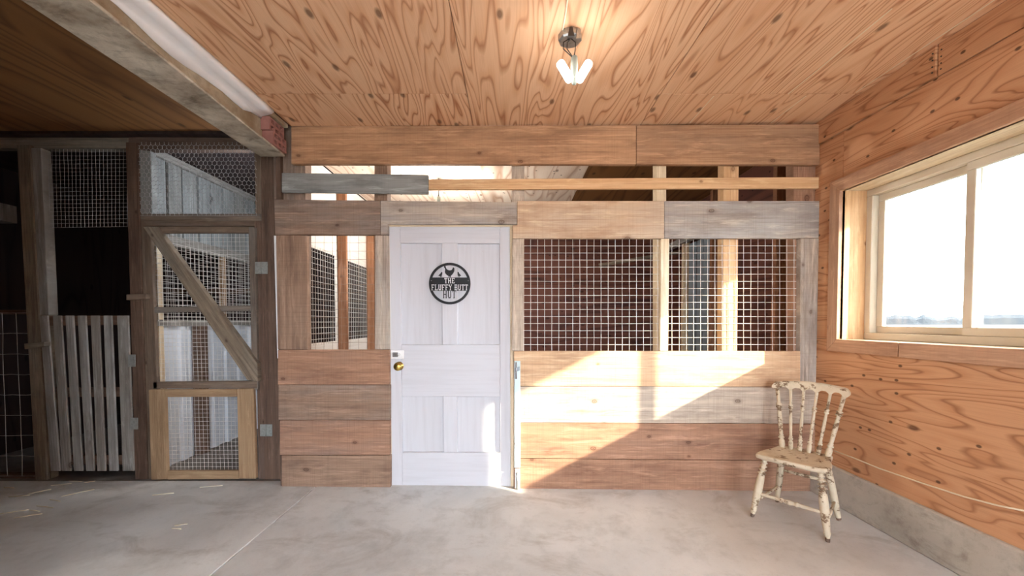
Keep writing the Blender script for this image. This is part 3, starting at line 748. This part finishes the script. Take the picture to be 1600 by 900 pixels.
# stall interiors
si = struct('wall_stall_inner')
XS = -3.02
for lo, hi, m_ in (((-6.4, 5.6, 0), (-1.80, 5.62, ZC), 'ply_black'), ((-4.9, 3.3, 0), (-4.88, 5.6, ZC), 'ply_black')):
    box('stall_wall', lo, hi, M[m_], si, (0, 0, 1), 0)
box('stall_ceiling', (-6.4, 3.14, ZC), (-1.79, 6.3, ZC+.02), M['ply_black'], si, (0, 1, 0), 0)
y = 3.34; k = 0
while y < 5.55:       # grey upright boards above the rail
    w = random.Random(k).uniform(.135, .165)
    box('upright_board', (XS-.03+.006*(k % 2), y, 2.03), (XS-.005+.006*(k % 2), y+w, 2.70), M['grey_board'], si, (0, 0, 1)); y += w+.02; k += 1
box('partition_plate', (XS-.02, 3.28, 2.67), (XS+.03, 5.6, 2.73), M['old_grey'], si, (0, 1, 0))
box('partition_rail', (XS-.03, 3.28, 1.94), (XS+.035, 5.6, 2.03), M['old_grey'], si, (0, 1, 0))
box('partition_rail', (XS-.03, 3.28, 1.235), (XS+.035, 5.6, 1.29), M['old_grey'], si, (0, 1, 0))
box('stud', (XS-.02, 4.12, 1.29), (XS+.03, 4.17, 1.94), M['tan_frame'], si, (0, 0, 1))
box('stud', (XS-.02, 3.36, 0), (XS+.03, 3.41, 1.94), M['pale_pine'], si, (0, 0, 1))
box('stud', (XS-.0, 3.74, 0), (XS+.06, 3.86, 1.235), M['dark_post'], si, (0, 0, 1))
wire_grid('wire_screen', [Vector((XS+.037, 3.3, 1.96)), Vector((XS+.037, 5.6, 1.96)), Vector((XS+.037, 5.6, 1.27)), Vector((XS+.037, 3.3, 1.27))], .05, .05, .0016, M['wire'], si, .0006)
bm = bmesh.new(); nseg = 200; prev = None
for i in range(nseg+1):
    y = 3.30+2.29*i/nseg
    ph = (y % .19)/.19; x = XS-.01 + (.018 if ph < .28 else (.018*(1-(ph-.28)/.1) if ph < .38 else (0 if ph < .9 else .018*(ph-.9)/.1)))
    cur = [bm.verts.new((x, y, z)) for z in (0, 1.235)]
    if prev: bm.faces.new((prev[0], cur[0], cur[1], prev[1]))
    prev = cur
cor = finish('corrugated_sheet', bm, M['corrugated'], si)
mo = cor.modifiers.new('t', 'SOLIDIFY'); mo.thickness = .003
# things in the far-left stall
box('shelf_ledge', (-4.88, 3.5, 2.2), (-4.68, 3.78, 2.36), M['old_grey'], si, (1, 0, 0))
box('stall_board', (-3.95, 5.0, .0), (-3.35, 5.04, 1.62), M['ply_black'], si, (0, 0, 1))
box('stall_rail', (-4.4, 4.9, 1.62), (-3.05, 4.99, 1.68), M['dark_post'], si, (1, 0, 0))

# ------------------------------------------------------------------ ceiling lamp
lx, ly = .297, 2.07
lamp = tag(empty('ceiling_lamp', (lx, ly, ZC)), 'ceiling lamp of two lit tubes in a V below a steel junction box', 'lamp')
o = Vector((lx, ly, 0))
tube('junction_box', [o+Vector((0, 0, z)) for z in (ZC-.001, ZC-.030, ZC-.036)], [.060, .060, .052], M['steel'], lamp, 8, False)
prism('box_tab', [o+Vector((-.02, -.062, ZC-.05)), o+Vector((.014, -.062, ZC-.05)), o+Vector((.004, -.064, ZC-.008)), o+Vector((-.012, -.064, ZC-.008))], (0, .004, 0), M['black_wire'], lamp, None, .001)
prism('box_tab', [o+Vector((.022, -.05, ZC-.055)), o+Vector((.050, -.04, ZC-.045)), o+Vector((.050, -.04, ZC-.004)), o+Vector((.03, -.055, ZC-.004))], (0, .004, 0), M['steel'], lamp, None, .001)
for dx, sg_ in ((-.025, -1), (-.006, -1), (.012, 1)):
    tube('lead_wire', [o+Vector((dx*.3, -.02, ZC-.035)), o+Vector((dx+.012*sg_, -.03, ZC-.06)), o+Vector((dx+.012*sg_, -.02, ZC-.085)), o+Vector((.02, -.005, ZC-.125))], .0028, M['black_wire'], lamp, 6)
tube('socket', [o+Vector((.022, 0, ZC-t)) for t in (.105, .115, .16, .235, .25)], [.008, .017, .019, .016, .010], M['socket'], lamp, 14)
for sg_ in (-1, 1):
    a = o+Vector((.022+.020*sg_, -.01, ZC-.238)); b = o+Vector((.022+.076*sg_, -.01, ZC-.145))
    d = (b-a).normalized()
    tube('light_tube', [a-d*.004, a, a.lerp(b, .08), a.lerp(b, .92), b, b+d*.004], [.006, .018, .022, .022, .018, .006], M['led'], lamp, 16)
    ld = bpy.data.lights.new('tube_light', 'POINT'); ld.energy = LAMP_W/2; ld.color = (1, .98, .94); ld.shadow_soft_size = .05
    link(bpy.data.objects.new('tube_light', ld), lamp, Matrix.Translation(a.lerp(b, .5)+Vector((0.055*sg_, -.02, -.055))))
tag(tube('lamp_cable', [on_z(u, v, ZC-.004) for u, v in ((892, -60), (888, -10), (884, 20), (880, 42), (877, 60))], .004, M['cord'], None, 6),
    'thin pale cable running along the ceiling to the junction box', 'cable')

# ------------------------------------------------------------------ chair
CO = Vector((1.836, 2.525, 0)); fwd = Vector((-.765, -.644, 0)).normalized(); rgt = Vector((-fwd.y, fwd.x, 0)) * -1
if rgt.x < 0: rgt = -rgt
def cl(r_, f_, z): return CO + rgt*r_ + fwd*f_ + UP*z
chair = tag(empty('spindle_chair', tuple(CO)), 'chipped cream painted wooden chair with turned spindle back by the concrete curb', 'chair')
cp = M['cream_paint']
SZ = .415
# seat: softly waisted slab
outl = []
def seat_out(n=48):
    pts = []
    base = [(-.165, .178), (0, .190), (.165, .178), (.192, .150), (.186, .06), (.158, -.06), (.150, -.14), (.128, -.168), (0, -.182), (-.128, -.168), (-.150, -.14), (-.158, -.06), (-.186, .06), (-.192, .150)]
    m_ = len(base)
    for i in range(m_):
        p0, p1, p2, p3 = [Vector((*base[(i+k-1) % m_], 0)) for k in range(4)]
        for t in (0, .33, .66):
            pts.append(.5*((2*p1)+(p2-p0)*t+(2*p0-5*p1+4*p2-p3)*t*t+(3*p1-p0-3*p2+p3)*t**3))
    return pts
so = seat_out(); bm = bmesh.new(); rings = []
for sc_, z in ((.90, SZ-.034), (.985, SZ-.026), (1.0, SZ-.012), (.985, SZ-.002), (.94, SZ), (.7, SZ-.006), (.35, SZ-.009)):
    rings.append([bm.verts.new(cl(p.x*sc_, p.y*sc_, z)-CO) for p in so])
for a, b in zip(rings, rings[1:]):
    for k in range(len(so)): bm.faces.new((a[k], a[(k+1) % len(so)], b[(k+1) % len(so)], b[k]))
bm.faces.new(rings[0][::-1]); bm.faces.new(rings[-1])
finish('seat', bm, cp, chair, Matrix.Translation(CO), True)
rg = lambda t, r0=.017, r1=.023: [(t-.014, r0*.8), (t-.007, r1), (t+.007, r1), (t+.014, r0*.8)]
legp = [(0, .014), (.02, .017)] + rg(.07, .016, .020) + rg(.13, .016, .022) + rg(.19, .017, .023) + rg(.25, .018, .024) + [(.29, .019), (.38, .023), (.55, .024), (.78, .019), (.86, .016), (.875, .019), (.90, .017), (.94, .012), (1, .008)]
legb = [(0, .016), (.1, .019), (.4, .021), (.7, .019), (.9, .015), (1, .012)]
FT = {'fl': (-.197, .185), 'fr': (.197, .185), 'bl': (-.165, -.185), 'br': (.180, -.178)}
TP = {'fl': (-.145, .135), 'fr': (.145, .135), 'bl': (-.120, -.120), 'br': (.120, -.120)}
L = {}
for k in FT:
    a, b = cl(*TP[k], SZ-.03), cl(*FT[k], .004); L[k] = (a, b)
    turned('leg', a, b, legp if k[0] == 'f' else legb, cp, chair)
    e = a.lerp(b, .93)
    turned('foot_tip', a.lerp(b, .955), b + (b-a).normalized()*.003, [(0, .0125 if k[0] == 'f' else .0145), (.6, .0115 if k[0] == 'f' else .0135), (1, .0095)], M['dark_post'], chair)
at = lambda k, t: L[k][0].lerp(L[k][1], t)
stp = [(0, .008), (.1, .010), (.3, .012), (.36, .010), (.37, .015), (.40, .015), (.41, .010), (.45, .012), (.5, .017), (.55, .012), (.59, .010), (.60, .015), (.63, .015), (.64, .010), (.7, .012), (.9, .010), (1, .008)]
sts = [(0, .007), (.5, .010), (1, .007)]
turned('stretcher', at('fl', .60), at('fr', .60), stp, cp, chair)
turned('stretcher', at('fl', .75), at('bl', .68), sts, cp, chair); turned('stretcher', at('fr', .75), at('br', .68), sts, cp, chair)
turned('stretcher', at('bl', .36), at('br', .36), [(0, .008), (.5, .011), (1, .008)], cp, chair)
# back
ZT = .80
def crv(s, h): # s in -1..1 across the back; curved and fanned, leaning back with height h (0..1)
    w = .124 + (.190-.124)*h
    return cl(s*w, -.150 - .095*h - (.0 + .028*h)*(1-s*s) + .02, SZ + (ZT-SZ)*h)
sp = [(0, .010), (.04, .0135), (.12, .0135), (.15, .008), (.16, .0135), (.185, .0135), (.195, .008), (.21, .012), (.225, .008), (.45, .0105), (.66, .008), (.67, .0135), (.695, .0135), (.702, .008), (.712, .0135), (.737, .0135), (.747, .0075), (.93, .009), (1, .009)]
po = [(t, r_*1.35) for t, r_ in sp]
for i in range(6):
    s = -1+2*i/5*1.0
    turned('spindle' if 0 < i < 5 else 'back_post', crv(s, 0)-UP*.008, crv(s*.97, 1.0), sp if 0 < i < 5 else po, cp, chair)
bm = bmesh.new(); n = 60; cols = []
for i in range(n+1):
    s = -1.17+2.34*i/n; e = abs(s)
    ss = (s+1)/2*5; fr_ = abs(ss-round(ss)) if -.01 < ss < 5.01 else 0
    low = ZT-.014 + .026*min(1, fr_/.5*1.5)**.7
    top = ZT+.060 - .012*s*s
    if e > 1.03: k = (e-1.03)/.14; low += .022*k*k; top -= .020*k*k
    h0 = (low-SZ)/(ZT-SZ); h1 = (top-SZ)/(ZT-SZ)
    def bp(h, off):
        p = crv(s*.97*.190/(.124+(.190-.124)*h), h); return p + fwd*off - CO
    cols.append([bm.verts.new(bp(h0, .013)), bm.verts.new(bp(h1-.02, .013)), bm.verts.new(bp(h1, .004)), bm.verts.new(bp(h1, -.006)), bm.verts.new(bp(h1-.02, -.012)), bm.verts.new(bp(h0, -.012))])
for a, b in zip(cols, cols[1:]):
    for k in range(6): bm.faces.new((a[k], a[(k+1) % 6], b[(k+1) % 6], b[k]))
bm.faces.new(cols[0]); bm.faces.new(cols[-1][::-1])
finish('crest_rail', bm, cp, chair, Matrix.Translation(CO), False)

# ------------------------------------------------------------------ straw on the floor
R = random.Random(11)
spots = [(30, 775), (62, 768), (96, 757), (118, 752), (20, 800), (54, 798), (70, 792), (140, 753), (122, 770), (44, 806), (276, 826), (283, 820), (14, 762), (86, 782), (330, 760), (255, 772)]
for u, v in spots:
    c = on_z(u, v, .002); a = R.uniform(-.3, .9); l = R.uniform(.03, .085); d = Vector((math.cos(a), math.sin(a), 0))
    tag(tube('straw_strand', [c-d*l, c+d*l*.2+Vector((.002, .002, .001)), c+d*l], .0026, M['straw'], None, 5),
        'loose pale straw strand lying on the grey concrete floor', 'straw', 'loose straw on the floor')

# ------------------------------------------------------------------ outdoors
box_g = prism('ground', [(-400, -400, -.4), (700, -400, -.4), (700, 900, -.4), (-400, 900, -.4)], (0, 0, -.2), M['field'], None, (1, 0, 0), 0)
tag(box_g, kind='structure')
tag(prism('bounce_pad', [(-14, -22, -.1), (12, -22, -.1), (12, -3.72, -.1), (-14, -3.72, -.1)], (0, 0, -.29), M['bounce_pad'], None, (1, 0, 0), 0), kind='structure')  # unseen pad added to bounce light in through the back opening
bm = bmesh.new(); R = random.Random(2); prev = None
for i in range(240):
    a = math.radians(-25 + i*.5); rad = 360 + 30*math.sin(i*.07)
    h = 5.0+2.0*math.sin(i*.13)+R.uniform(0, 3.0)
    c, s = math.cos(a), math.sin(a)
    cur = [bm.verts.new((c*rr, s*rr, z)) for rr, z in ((rad, -.5), (rad+4, h*.6), (rad+9, h), (rad+16, h*.7), (rad+20, -.5))]
    if prev:
        for k in range(4): bm.faces.new((prev[k], cur[k], cur[k+1], prev[k+1]))
    prev = cur
tag(finish('treeline', bm, M['trees']), 'pale hazy treeline on the horizon beyond the window', 'trees', kind='stuff')
